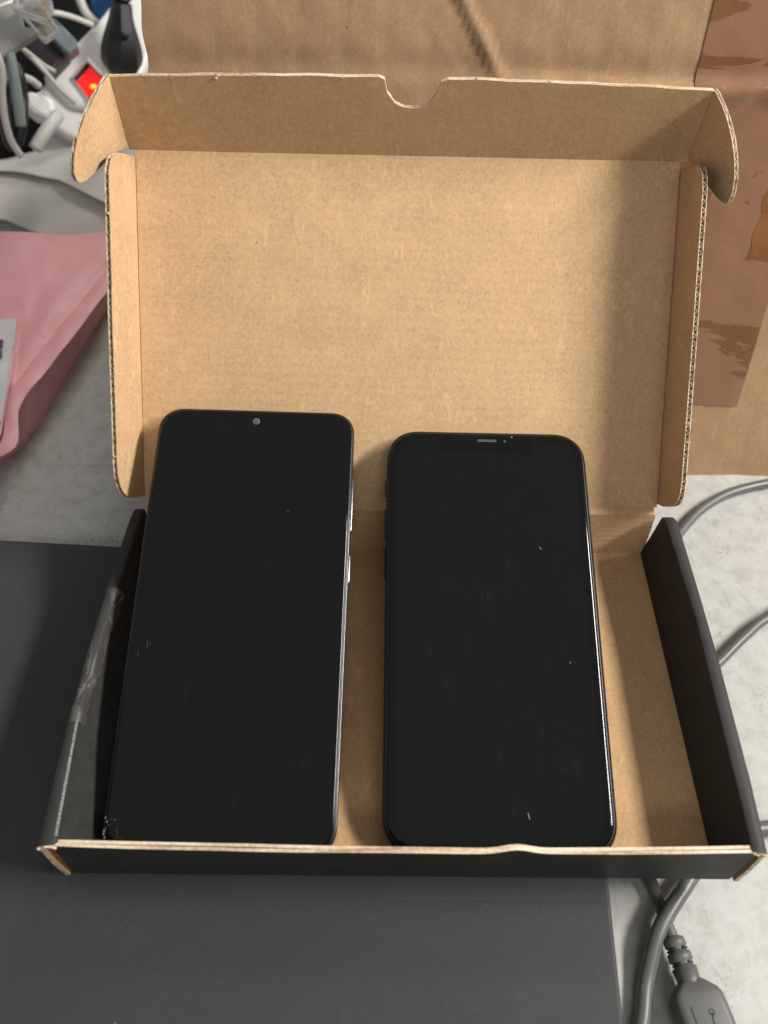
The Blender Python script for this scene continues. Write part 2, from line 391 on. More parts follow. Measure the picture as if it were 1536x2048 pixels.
# kraft corner flaps seen inside the open ends of the rolled walls
for s in (-1, 1):
    m = MB(); P = [[V(s*(99.2+i*.62), 1.2+wob(j*9, s)*.3+i*.15, .6+j*4.0) for j in range(7)] for i in range(5)]
    if s > 0: P = P[::-1]
    m.slab(P, V(0, 1.2, 0), 0, 0, 2); m.build('corner_flap', KF, box)
    m = MB()
    for q in range(7): m.blob((s*(98.2+q*.75), -.5+random.uniform(-.3, .3), H-.35+random.uniform(-.3, .25)-abs(q-3)*.12), .5, 0, (1.1, .8, .6), .4)
    m.build('torn_corner', M['kraft_edge'], box)
# back wall leaning back, hinge strip
D0 = V(0, 122, 1.3); D1 = V(0, 124.6, 22.75); HG = V(0, 128.19, 23.12)
m = MB(); m.slab([[V(-95.5+i*191/16, 0, 0)+D0.lerp(D1, j/4)+V(0, .25*math.sin(i*.9+j), 0) for j in range(5)] for i in range(17)], V(0, 1.4, -.15), 0, 1, 0)
m.build('back_wall', KB, box)
m = MB(); m.slab([[V(-95.2+i*190.4/16, 0, .12*math.sin(i*1.7))+(D1+V(0, -.05, .1)).lerp(HG+V(0, .1, .0), j/2)+V(0, 0, .18*(j == 1)) for j in range(3)] for i in range(17)], V(0, .2, -1.35), 0, 1, (2, 2, 0, 0))
m.build('hinge_strip', KB, box)
# lid
TH = .8418; LL = 124.3
ed = V(0, math.cos(TH), math.sin(TH)); en = V(0, -math.sin(TH), math.cos(TH)); ex = V(1, 0, 0)
def lidp(u, v, h=0.): return HG+ex*u+ed*v+en*h
lid_poly = []
def lid_edge(v): return 96.6
rows = []
for i in range(41):
    a = -1+2*i/40
    rows.append([lidp(a*lid_edge(v), v, .28*math.sin(a*3.1+.6)*math.sin(v*.05)+.08*math.sin(v*.31+a*4)*(1 if j else 0)) for j, v in ((j, -.25+(LL+.25)*j/30) for j in range(31))])
m = MB(); m.slab(rows, en*-1.5, 0, 1, (2, 2, 0, 0)); lid = m.build('lid_panel', KB, box)

def flute_panel(name, O, ev, eu, n, prof, t=1.5, pitch=2.75, depth=9, mats=KB, label=None, bow=0., step=None):
    """corrugated flap: prof = [(v, u0, u1)], inner face at O looking along n, two liners and a wavy flute between them"""
    v0, v1 = prof[0][0], prof[-1][0]; A = [(p[0], p[1]) for p in prof]; B_ = [(p[0], p[2]) for p in prof]
    N = max(2, int((v1-v0)/1.2)); lt = .3
    def P(v, u, h): return O+ev*v+eu*u+n*(h+bow*(u/25)**2)
    m = MB(); L1, L2 = [], []
    for i in range(N+1):
        v = v0+(v1-v0)*i/N; a, b = interp(A, v), interp(B_, v); row1, row2 = [], []
        for j in range(5):
            u = a+(b-a)*j/4
            row1.append(P(v, u, 0)); row2.append(P(v, u+(.12*math.sin(v*2.1) if j == 4 else 0), -t+lt))
        L1.append(row1); L2.append(row2)
    flip = ev.cross(eu).dot(n) < 0
    if flip: L1 = L1[::-1]; L2 = L2[::-1]
    m.slab(L1, n*-lt, 0, 2, 2); m.slab(L2, n*-lt, 2, 1, 2)
    o = m.build(name, mats, box)
    if label: o['label'] = label
    m = MB(); K = int((v1-v0)/pitch*8); g = []
    for i in range(K+1):
        v = v0+.4+(v1-v0-.8)*i/K; b = interp(B_, v)-.12; a = max(interp(A, v), b-depth)
        h = -t/2+(t/2-lt)*math.sin(2*math.pi*v/pitch+.4*math.sin(v*.7))
        g.append([P(v, a, h), P(v, (a+b)/2, h), P(v, b-.25*abs(math.sin(v*1.3)), h)])
    m.slab(g, n*.2)
    m.build('corrugation', M['kraft_flute'], o)
    return o
def nicks(par, pts, r=.75):
    for p in pts:
        m = MB(); 
        for q in range(4): m.blob(p+V(random.uniform(-.7, .7), random.uniform(-.4, .4), random.uniform(-.5, .5)), r*random.uniform(.35, .75), 0, (1.1, .7, .8), .45)
        m.build('paper_nick', M['kraft_edge'], par)
# lid side flaps
for s, be, lab in ((-1, 82, None), (1, 89, None)):
    b = math.radians(be); eu = ex*(s*math.cos(b))+en*math.sin(b); n = ex*(-s*math.sin(b))+en*math.cos(b)
    O = lidp(s*96.85, 0, .0)
    prof = [(1.0, 0, 6), (1.8, .0, 12), (3.0, 0, 16.5), (5, 0, 19.5), (8, 0, 21.3), (12, 0, 22), (60, 0, 22.2), (110, 0, 21.8), (115, 0, 20.8), (118, 0, 18.6), (120, 0, 15), (121.2, 0, 9), (121.8, 0, 1)] if s > 0 else \
           [(1.0, 0, 5), (2.2, 0, 13), (4, 0, 17.0), (6.5, 0, 19.5), (10, 0, 21.5), (14, 0, 22), (60, 0, 22.3), (112, 0, 21.6), (116.5, 0, 19.8), (119, 0, 16.5), (120.6, 0, 11), (121.8, 0, 1)]
    f = flute_panel('side_flap', O, ed, eu, n, [(a, -1.3, c_) for a, b_, c_ in prof], t=1.75)
    vs = (26, 33, 84) if s > 0 else (18, 99, 45)
    nicks(f, [O+ed*v+eu*22.0+n*-.8 for v in vs], .8)
# tuck flap standing up from the top of the lid
TA = math.pi/2+.16
tv = V(0, math.cos(TA), math.sin(TA)); tn = V(0, -math.sin(TA), math.cos(TA)); TO = lidp(0, LL, 0)
def tuckp(u, v, h=0.): return TO+ex*u+tv*v+tn*h
def tuck_top(u): return 27.3+2.0*(1-(u/98)**2)+.10*math.sin(u*.35)
us = sorted(set([-98.2+i*196.4/70 for i in range(71)]+[-9.35, 9.0]))
def tuck_z(u, base):
    return base
rows = []
for u in us:
    top = tuck_top(u)
    lo = .05
    if -9.4 <= u <= 9.05:
        q = (u+.17)/9.2; top = 29.3-10.8*math.sqrt(max(0, 1-abs(q)**2.6))-(.0 if abs(q) < 1 else 0)
    sh = 1-.02*0
    rows.append([tuckp(u*1.006, lo+(top-lo)*j/6, .25*math.sin(u*.03)*(j/6)+(.12*math.sin(u*.22) if j == 6 else 0)) for j in range(7)])
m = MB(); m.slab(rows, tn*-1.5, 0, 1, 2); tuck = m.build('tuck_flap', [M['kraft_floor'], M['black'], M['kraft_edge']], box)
nicks(tuck, [tuckp(u, tuck_top(u)-.1, .1) for u in (-64, )], 1.0)
nicks(tuck, [tuckp(u, tuck_top(u)-.05, -.3) for u in (-52, -37, -23, -79, 20, 31, 44, 59, 70, 82)], .45)
# locking ears on both ends of the tuck flap
for s, g in ((-1, .30), (1, .27)):
    eu = ex*(s*math.sin(g))+tn*math.cos(g); n = ex*(-s*math.cos(g))+tn*math.sin(g)
    O = tuckp(s*98.95, 0, -.05)
    if s < 0:
        prof = [(1.6, 0, 1), (4, 0, 6), (5.3, 0, 12), (6.2, 0, 18), (7, 0, 24), (8, 0, 28), (9.2, 0, 30.5), (11, 0, 32), (14, 0, 32), (18, 0, 29.6), (21.5, 0, 25.2), (24.2, 0, 19.5), (26.2, 0, 12.8), (27.4, 0, 6.0), (27.8, 0, 1.5)]
    else:
        prof = [(.9, 0, 2), (1.6, 0, 14), (2.0, 0, 21), (2.8, 0, 25.6), (4.6, 0, 28), (8.5, 0, 28), (13, 0, 26.2), (17.8, 0, 22.2), (21.5, 0, 17.5), (24.4, 0, 12), (26.3, 0, 6.5), (27.3, 0, 1.5)]
    flute_panel('locking_ear', O, tv, eu, n, [(a, -1.0, c_) for a, b_, c_ in prof], t=1.45, pitch=2.9, depth=6)
# small torn bits at the lid corner
nicks(lid, [lidp(95.6, 121.5, .3), lidp(95.9, 119.4, .3)], .55)
# clear tape over the rolled side wall
m = MB(); g = []
for i in range(61):
    y = 86.0-i*49.0/60; xo = -interp(LO, y); xi = -interp(LI, y); e = 1.0*math.sin(i*.23)+.5*math.sin(i*.9)
    hang = 2.3-i*.03+e*.5; hang = max(.7, hang)
    row = [V(xo-.15, y, H-5), V(xo-.3, y, H-1.2), V(xo+.5, y, H+.15), V((xo+xi)/2, y, H+.5+.15*math.sin(i*.8)), V(xi+.1, y, H+.25), V(xi+.8, y, H-1.0), V(xi+.5+hang*.33, y+.2*math.sin(i), H-1.4-hang*.5), V(xi+.7+hang*.42, y, H-2.0-hang*.8)]
    row = [p if q < 3 else p+V(random.uniform(-.22, .22), 0, random.uniform(-.2, .22)) for q, p in enumerate(row)]
    g.append(row)
m.slab(g[::-1], V(0, 0, -.09), 0, 0, 1); m.build('clear_tape', [M['cleartape'], M['tape_rim']], box)
# worn crease along the same wall
m = MB(); g = []
for i in range(70):
    y = 40-i*37.5/69; xi = -interp(LI, y); wd = .16+.12*abs(math.sin(i*1.7))+.1*random.random()
    g.append([V(xi-.35-wd, y, H+.10), V(xi-.28, y, H+.12), V(xi-.2+wd, y, H-.05)])
m.slab(g[::-1], V(0, 0, -.05)); m.build('worn_crease', M['worn'], box)

# ------------------------------------------------------------------ phones
def frame_axes(x, y, yaw, t, th):
    e1 = V(math.cos(yaw), math.sin(yaw), 0); h = V(-math.sin(yaw), math.cos(yaw), 0)
    e2 = h*math.cos(t)+V(0, 0, math.sin(t)); n = e1.cross(e2)
    return V(x, y, 1.55), e1, e2, n
def phone(pose, w_, l_, th, r, label, sq, mats, kind):
    O, e1, e2, n = frame_axes(*pose, th)
    O = O+n*.05
    root = thing('phone', O, label, 'phone', 'phones lying in the mailer box')
    def Q(x, y, z): return O+e1*x+e2*(y+l_/2)+n*z
    def ring(o, z): return [Q(x, y, z) for x, y in rrect(w_-2*o, l_-2*o, r-o*.8, 10, sq)]
    fm, edge = mats
    m = MB(); m.loops([ring(2.0, .0), ring(.9, .12), ring(.25, .55)], 0); m.build('back_panel', M['rubber'], root)
    if kind == 'flat':
        m = MB(); m.loops([ring(.5, .4), ring(.12, .9), ring(0, 1.5), ring(0, 1.9), ring(0, 6.4), ring(0, 6.65), ring(.05, 6.82), ring(.22, 7.0), ring(.42, 7.05)], 0, cap0=False); m.build('frame', fm, root)
        m = MB(); m.loops([ring(.40, 6.9), ring(.44, 7.12), ring(1.0, 7.2)], 0, cap0=False); m.build('gasket', edge, root)
        m = MB(); m.loops([ring(.82, 7.1), ring(.84, 7.5), ring(.98, 7.74), ring(1.35, 7.87), ring(2.2, 7.9)], 0); scr = m.build('screen_glass', M['glass'], root); top = 7.9
    else:
        m = MB(); m.loops([ring(.9, .3), ring(.3, .8), ring(.03, 1.9), ring(0, 3.0), ring(0, 5.2), ring(.05, 6.0), ring(.45, 6.85), ring(1.0, 7.25)], 0, cap0=False); m.build('frame', fm, root)
        m = MB(); m.loops([ring(.9, 7.1), ring(1.0, 7.45), ring(1.35, 7.5)], 0, cap0=False); m.build('gasket', edge, root)
        m = MB(); m.loops([ring(1.4, 7.3), ring(1.42, 7.62), ring(1.75, 7.92), ring(2.4, 8.06), ring(3.4, 8.1)], 0); scr = m.build('screen_glass', M['glass'], root); top = 8.1
    m = MB(); di = 1.9 if kind == 'flat' else 4.2
    if kind == 'flat': out_ = rrect(w_-2*di, l_-2*di, r-di*.8, 8, sq)
    else:
        out_ = rrect(w_-2*di, l_-2*di, r-di*.6, 8, sq); k_ = (w_-2*di)/2; tp = (l_-2*di)/2
        notch = [(17.5, tp), (16.9, tp-.7), (16.6, tp-3.4), (15.2, tp-5.0), (13.5, tp-5.4), (-13.5, tp-5.4), (-15.2, tp-5.0), (-16.6, tp-3.4), (-16.9, tp-.7), (-17.5, tp)]
        out_ = out_[:9]+notch+out_[9:]
    P_ = [Q(x, y, top+.012) for x, y in out_]
    m.add(P_, [list(range(len(P_)))]); m.build('display', M['display' if kind == 'flat' else 'display2'], root)
    return root, Q, top, e1, e2, n
def button(root, Q, e1, e2, n, side, w_, y, ln, z=3.9, mat=None, hgt=1.7, out=.45):
    m = MB(); x = side*(w_/2+out/2-.15)
    ls = []
    for o, k_ in ((0, -.3), (0, out*.6), (.25, out)):
        ls.append([Q(side*(w_/2+k_), y+a*1.0, z+b) for a, b in rrect(ln-2*o, hgt-2*o, .7-o*.6, 4)])
    m.loops(ls if side < 0 else [l[::-1] for l in ls]); return m.build('button', mat, root)
s1, s2 = .9868, 1.0051
W1, L1_ = 71.2*s1, 151.7*s1
ph1, Q1, t1, a1, b1, n1 = phone((-55.53, 5.22, -.0173, .3002), W1, L1_, 7.9, 9.0, 'dark phone with punch-hole camera, silver side keys and a cracked lower corner', 2.25, (M['dark_steel'], M['rubber']), 'flat')
button(ph1, Q1, a1, b1, n1, 1, W1, L1_/2-35, 20.5, mat=M['steel'])
button(ph1, Q1, a1, b1, n1, 1, W1, L1_/2-58.5, 10.5, mat=M['steel'])
m = MB(); m.loops([[Q1(-.2+math.cos(k_*.3927)*rr, L1_/2-4.9+math.sin(k_*.3927)*rr, zz) for k_ in range(16)] for rr, zz in ((1.32, 7.85), (1.3, 7.93), (1.0, 7.95))]); fc = m.build('front_camera', M['lens'], ph1)
m = MB(); m.loops([[Q1(-.2+math.cos(k_*.3927)*rr, L1_/2-4.9+math.sin(k_*.3927)*rr, zz) for k_ in range(16)] for rr, zz in ((.62, 7.94), (.6, 7.965))]); m.build('lens', M['grey_plug_face'], fc)
# chipped and cracked corner
def line_on(Q, top, pts, r, name, mat, par):
    m = MB(); m.tube([Q(x, y, top+.0) for x, y in pts], r, 5); return m.build(name, mat, par)
hw1, hl1 = W1/2, L1_/2
line_on(Q1, t1, [(-hw1+4.2, -hl1+7.0), (-hw1+4.8, -hl1+5.6), (-hw1+5.0, -hl1+4.2), (-hw1+4.6, -hl1+2.6), (-hw1+4.0, -hl1+1.2)], .045, 'crack', M['crack'], ph1)
line_on(Q1, t1, [(-hw1+1.6, -hl1+9.2), (-hw1+2.4, -hl1+9.0), (-hw1+4.0, -hl1+9.1)], .05, 'crack', M['crack'], ph1)
line_on(Q1, t1, [(-hw1+5.4, -hl1+4.6), (-hw1+6.6, -hl1+3.6), (-hw1+8.6, -hl1+2.2)], .03, 'crack', M['crack'], ph1)
m = MB()
for q in range(9):
    yy = -hl1+2+q*.95; m.blob(Q1(-hw1+1.0+.35*math.sin(q*1.4)+(.5 if 5 < q < 8 else 0), yy, t1-.35), .34+.2*(q in (6, 7)), 0, (.8, 1.5, .6), .45)
m.build('glass_chip', M['scratch'], ph1)
for pts in (((-29, -14.0), (-28.6, -12.0), (-28.9, -10.8)), ((-28.0, -12.6), (-27.7, -11.5)), ((-31.5, -16.5), (-31.2, -14.6))):
    line_on(Q1, t1, pts, .05, 'scratch', M['crack'], ph1)
W2, L2_ = 71.4*s2, 144.0*s2
ph2, Q2, t2, a2, b2, n2 = phone((28.99, 4.72, -.0056, .2763), W2, L2_, 8.1, 11.5, 'black phone with a slot earpiece and glossy rounded edges beside the punch-hole phone', 2.2, (M['black_steel'], M['rubber']), 'round')
m = MB(); m.loops([[Q2(x+.2, y+L2_/2-4.3, zz) for x, y in rrect(7.0-o, 1.0-o, .48-o*.45, 5)] for o, zz in ((0, 8.05), (0, 8.12), (.15, 8.13))]); m.build('earpiece', M['grille'], ph2)
m = MB(); m.loops([[Q2(6.6+math.cos(k_*.6283)*rr, L2_/2-4.4+math.sin(k_*.6283)*rr, zz) for k_ in range(10)] for rr, zz in ((.42, 8.05), (.4, 8.115))]); m.build('front_camera', M['lens'], ph2)
for y, ln in ((L2_/2-22.5, 6.5), (L2_/2-36, 11), (L2_/2-50.5, 11)): button(ph2, Q2, a2, b2, n2, -1, W2, y, ln, mat=M['black_steel'], out=.5)
button(ph2, Q2, a2, b2, n2, 1, W2, L2_/2-46, 18, mat=M['black_steel'], out=.4)
for pts in (((17.0, 27.2), (17.2, 26.7), (17.5, 26.3)), ((24.5, -12.6), (24.6, -13.2)), ((8.4, -59.3), (8.6, -60.6), (8.9, -61.2))):
    line_on(Q2, t2, pts, .06, 'lint', M['paper'], ph2)

m = MB()
for q in range(16):
    x0 = -12+q*1.15+random.uniform(-.5, .5); y0 = 9+random.uniform(-2.5, 2.5); ln_ = random.uniform(2, 5)
    m.tube([Q2(x0, y0, t2+.008), Q2(x0+ln_*.28, y0+ln_*.5, t2+.008), Q2(x0+ln_*.5, y0+ln_, t2+.008)], lambda t: .035*math.sin(math.pi*min(1, max(.05, t))), 4)
tag(m.build('smear', simple('grease_smear', (.030, .032, .033), .3), ph2), kind='stuff')

# ------------------------------------------------------------------ shipping carton behind
LEAN = math.radians(18); CB = V(153.7, 185.1, TZ)
cd = V(0, math.sin(LEAN), math.cos(LEAN)); cn = V(0, -math.cos(LEAN), math.sin(LEAN))
car = thing('shipping_carton', (120, 186, TZ), 'large creased brown cardboard carton leaning behind the open lid', 'carton')
CR = 160.5                                # height of the crease along the panel
def cp(x, s, h=0.): return V(x, CB.y, TZ)+cd*s+cn*h
def relief(x, s):
    h = .045*math.sin(x*.83)+.5*math.sin(x*.031+s*.02)+.35*math.sin(x*.11-s*.05)
    def ridge(x0, s0, x1, s1, wd, amp):
        dx, ds = x1-x0, s1-s0; L = math.hypot(dx, ds); t = ((x-x0)*dx+(s-s0)*ds)/L/L
        d = ((x-x0)*ds-(s-s0)*dx)/L; f = max(0, min(1, 6*t))*max(0, min(1, 6*(1-t)))
        return amp*f*math.exp(-(d/wd)**2)
    h += ridge(2, 212, 35, CR-3, 1.7+.4*math.sin(s*.4), 1.6)-ridge(-1, 208, 31.5, CR-1, .9, .45)+ridge(4, 182, 18, CR+2, .8, .4)+.12*math.sin(x*.37+s*.21)*math.sin(s*.17-x*.05)
    h += (2.5+.6*math.sin(x*.19)+.35*math.sin(x*.53))*math.exp(-((s-CR-.8*math.sin(x*.05)-.4*math.sin(x*.31))/2.2)**2)*max(0, min(1, (x-22)/40))-.7*math.exp(-((s-CR-5)/4.5)**2)-.4*math.exp(-((s-CR+5)/3)**2)*(.5+.5*math.sin(x*.04))
    return h
def cgrid(x0, x1, s0, s1, nx, ns, h0, left=None):
    rows = []
    for i in range(nx+1):
        row = []
        for j in range(ns+1):
            s = s0+(s1-s0)*j/ns; xa = left(s) if left else x0
            x = xa+(x1-xa)*i/nx; row.append(cp(x, s, relief(x, s)+h0))
        rows.append(row)
    return rows
m = MB(); m.slab(cgrid(-93, 330, 0, CR, 150, 70, 0), cn*-4, 0, 0, 1); m.build('front_panel', [M['carton'], M['kraft_edge']], car)
m = MB(); m.slab(cgrid(-93, 330, CR-.3, 290, 220, 90, 0, left=lambda s: -93.5+.4*math.sin(s*.35)), cn*-4, 0, 0, 1); m.build('top_flap', [M['carton'], M['kraft_edge']], car)
m = MB(); m.slab([[cp(-91, s, -4.2-d_) for d_ in (0, 120, 240)] for s in (1, 60, 120, 158)][::-1], V(4, 0, 0), 0, 0, 1); m.build('side_panel', [M['carton'], M['kraft_edge']], car)
def tape(x_l, x_r, s0, s1, name, mat, h, jag=0., nx=14, ns=110):
    rows = []
    for i in range(nx+1):
        row = []
        for j in range(ns+1):
            s = s0+(s1-s0)*j/ns; a, b = x_l(s), x_r(s); x = a+(b-a)*i/nx
            row.append(cp(x, s+(jag*math.sin(x*1.9)*.3 if j in (0, ns) else 0), relief(x, s)+h+.10*math.sin(x*.6+s*.4)*math.sin(s*.23)))
        rows.append(row)
    m = MB(); m.slab(rows, cn*-.08); return m.build(name, mat, car)
tape(lambda s: 101.9+(s-CR)*.045, lambda s: 148.5+(s-36)*.03, 36, 289, 'packing_tape', M['tape'], .42, .4)
tape(lambda s: 137.5+.6*math.sin(s*.5)+(s-125)*.04, lambda s: 196, 99, 137, 'packing_tape', M['tape2'], .5, 3, 16, 30)

# ------------------------------------------------------------------ cables on the table
def usb_axis():
    p0 = hz(1346, 1878, -15.5); p1 = hz(1420, 2072, -14.5); return p0, (p1-p0).normalized()
uc = thing('usb_cable', hz(1395, 1990, TZ), 'grey cable ending in a moulded USB plug on the table', 'cable')
p0, ua = usb_axis(); us_ = V(0, 0, 1).cross(ua).normalized(); un = ua.cross(us_)
m = MB(); pts = crom([p0+ua*2, p0-ua*6+V(0, 0, -.5), hz(1318, 1800, -19), hz(1297, 1745, -19), (80, 30, -19), (92, 58, -19), hz(1440, 1322, -18.5), hz(1490, 1272, -18), hz(1545, 1230, -18), (190, 128, -19), (260, 130, -20)], 10)
m.tube(pts, 2.0, 14); m.build('cable', M['cable'], uc)
m = MB(); prof = [(-.5, 2.1), (0, 3.0), (2.2, 3.05), (2.7, 2.4), (3.6, 2.4), (4.1, 3.25), (6.3, 3.3), (6.8, 2.6), (7.8, 2.6), (8.3, 3.4), (11.5, 3.2), (14, 3.6)]
ls = []
for a, r in prof: ls.append([p0+ua*a+us_*math.cos(q*math.pi/9)*r*1.12+un*math.sin(q*math.pi/9)*r for q in range(18)])
m.loops(ls); sr = m.build('strain_relief', M['usb'], uc)
for a in (3.15, 7.3):
    m = MB()
    for q0 in (20, 110, 200, 290):
        arc = [p0+ua*a+us_*math.cos(math.radians(q0+q))*2.62*1.12+un*math.sin(math.radians(q0+q))*2.62 for q in range(0, 60, 10)]
        m.tube(arc, .42, 6)
    m.build('slot', M['groove'], sr)
m = MB(); ls = []
for a, hw_, hh in ((11.6, 3.2, 2.6), (12.6, 4.6, 3.3), (15.0, 7.2, 3.9), (16.6, 7.9, 4.1), (20, 8.05, 4.2), (44, 8.3, 4.2), (45.5, 7.8, 3.8)):
    ls.append([p0+ua*a+us_*x+un*z for x, z in rrect(2*hw_, 2*hh, min(2.6, hh*.8), 5)])
m.loops(ls); pb = m.build('plug_body', M['usb'], uc)
def up(a, x): return p0+ua*a+us_*x+un*4.2
m = MB(); m.tube([up(19.0, -3.9), up(26, -4.0), up(36, -4.1)], .16, 6); m.build('groove_line', M['groove'], pb)
m = MB()
m.tube([up(21.5, 1.6), up(23, 1.2), up(30, .6), up(38, 0)], .22, 6)
m.tube([up(24.0, 1.1), up(26, 2.4), up(28.5, 2.3)], .2, 6); m.tube([up(26.5, .9), up(29, -1.2), up(31, -1.3)], .2, 6)
m.tube([up(21.3, 1.6)+(us_*math.cos(q*.5)+ua*math.sin(q*.5))*.75 for q in range(13)], .2, 6)
m.build('usb_symbol', M['emboss'], pb)
tc = MB(); tc.tube(crom([hz(1266, 2120, -19.4), hz(1284, 2040, -19.4), hz(1292, 1960, -18.8), hz(1318, 1862, -15.6), hz(1366, 1780, -15.2), hz(1402, 1735, -16), (112, 14, -16.5), hz(1500, 1664, -17.5), hz(1545, 1655, -18.5), (150, 26, -19), (190, 20, -19.5), (260, 10, -19.5)], 12), 2.5, 16)
tag(tc.build('grey_cable', M['cable']), 'thick smooth grey cable crossing over the plug lead in front of the box', 'cable')
tc = MB(); tc.tube(crom([hz(1560, 962, -19.5), hz(1500, 974, -19.5), hz(1450, 990, -19.5), hz(1404, 1018, -19.5), hz(1372, 1050, -19.5), hz(1345, 1090, -19.5), (105, 118, -19.5), (96, 95, -19.6), (90, 70, -19.7), (98, 44, -19.8), (88, 22, -19.8)], 10), 2.1, 14)
tag(tc.build('grey_cable', M['cable']), 'grey cable curving beside the foot of the brown carton', 'cable')

# ------------------------------------------------------------------ pink bubble bag
bag = thing('pink_bubble_bag', (-185, 240, TZ), 'pink anti-static bubble bag with a white barcode label', 'bag')
ZT = 8.0
def bz(u, v, z=ZT): return hz(u, v, z)
edge_top = [bz(-90, 470, 10), bz(0, 463, 9), bz(60, 464, 9), bz(115, 470, 8), bz(160, 468, 6), bz(225, 462, 2), bz(262, 480, 0)]
edge_mid = [bz(-150, 900, 9), bz(-60, 905, 9), bz(0, 880, 9), bz(16, 792, 9), bz(60, 730, 9), bz(130, 640, 8), bz(215, 545, 6)]
# upper skin between the rear edge and the seam
rows = []
N_ = 28
def poly_at(P, t):
    x = t*(len(P)-1); i = min(int(x), len(P)-2); return P[i].lerp(P[i+1], x-i)
for i in range(N_+1):
    a, b = poly_at(edge_top, i/N_), poly_at(edge_mid, i/N_); row = []
    for j in range(19):
        t = j/18; p = a.lerp(b, t)
        p = p+V(0, 0, 4.5*math.sin(math.pi*t)*.8+.5*math.sin(i*.5+j*.35)*math.sin(math.pi*t)+.25*math.sin(i*1.3-j*.9)*math.sin(math.pi*t)); row.append(p)
    rows.append(row)
m = MB(); m.slab(rows[::-1] if (rows[1][0]-rows[0][0]).cross(rows[0][1]-rows[0][0]).z < 0 else rows, V(0, 0, -.25)); m.build('upper_film', M['pink'], bag)
seam_in = crom([bz(-150, 905, 9.3), bz(-60, 912, 9.3), bz(2, 885, 9.3), bz(15, 795, 9.6), bz(70, 715, 9.6), bz(130, 640, 8.6), bz(215, 535, 6.6)], 6)
seam_out = crom([bz(-150, 925, 8.6), bz(-60, 930, 8.6), bz(30, 895, 8.6), bz(40, 812, 9.0), bz(90, 745, 9.0), bz(150, 668, 8.0), bz(232, 560, 6.0)], 6)
rows = [[a.lerp(b, t)+V(0, 0, .9*math.sin(math.pi*t)+.35*math.sin(i*1.1+t*3)) for t in (0, .15, .35, .6, .85, 1)] for i, (a, b) in enumerate(zip(seam_in, seam_out))]
m = MB(); m.slab(rows, V(0, 0, -.5)); m.build('seam', M['pink'], bag)
low = crom([hz(-150, 940, TZ+.3), hz(-60, 938, TZ+.3), hz(10, 921, TZ+.3), hz(62, 872, TZ+.3), hz(118, 782, TZ+.3), hz(185, 668, TZ+.3), hz(262, 548, TZ+.3)], 6)
rows = []
for i, (a, b) in enumerate(zip(seam_out, low)):
    rows.append([a.lerp(b, t)+V(0, 0, 5.5*math.sin(math.pi*t)**1.2*(1-.3*t)+.5*math.sin(i*.9+t*5)*math.sin(math.pi*t)) for t in (0, .1, .25, .4, .55, .7, .85, 1)])
m = MB(); m.slab(rows, V(0, 0, -.3)); m.build('lower_film', M['pink'], bag)
LBP = [bz(-60, 640, 15.6), bz(34, 637, 15.2), bz(28, 690, 15), bz(24, 697, 15), bz(26, 712, 14.8), bz(3, 842, 12.0), bz(-60, 850, 12)]
m = MB(); m.prism(LBP, V(0, 0, -.12)); lbl = m.build('label', M['paper'], bag)
for q in range(9):
    v_ = 679+q*4.6; m = MB(); a, b = bz(-40, v_, 15.25), bz(7-q*.4, v_, 15.2); th_ = random.choice((.5, .8, 1.2))
    m.prism([a, b, b+V(0, -th_, 0), a+V(0, -th_, 0)][::-1], V(0, 0, -.08)); m.build('bar', M['ink'], lbl)

# ------------------------------------------------------------------ white foam mailer behind the bag
fo = thing('foam_mailer', (-205, 390, TZ), 'crumpled white foam mailer lying behind the pink bag', 'mailer')
FOAM2 = simple('foam_shaded', (.56, .53, .485), .6, bump=120, bs=.1, var=.05)  # foam darkened and warmed, brownish shade of the lower sheet put into colour
def ruled(name, A, B_, n1=24, n2=10, bulge=4, mat=None, th=.6):
    A, B_ = crom(A, 8), crom(B_, 8); rows = []
    for i in range(n1+1):
        a, b = poly_at(A, i/n1), poly_at(B_, i/n1)
        rows.append([a.lerp(b, j/n2)+V(0, 0, bulge*math.sin(math.pi*j/n2)+.6*math.sin(i*.7+j*.9)) for j in range(n2+1)])
    if (rows[1][0]-rows[0][0]).cross(rows[0][1]-rows[0][0]).z < 0: rows = rows[::-1]
    m = MB(); m.slab(rows, V(0, 0, -th)); return m.build(name, mat or M['foam'], fo)
ruled('upper_sheet', [hz(-90, 330, 2), hz(0, 318, 2), hz(70, 305, 2), hz(150, 292, 2), hz(290, 280, 2)], [hz(-90, 350, 3), hz(0, 342, 3), hz(90, 352, 2.6), hz(150, 375, 1.4), hz(290, 440, -3)], bulge=1.2)
ruled('lower_sheet', [hz(-90, 325, 1), hz(0, 318, 1), hz(90, 325, 1), hz(150, 345, 0), hz(290, 400, -6)], [hz(-90, 420, -8), hz(0, 438, -12), hz(60, 458, -13), hz(125, 478, -14), hz(300, 500, -16)], bulge=2, mat=FOAM2)
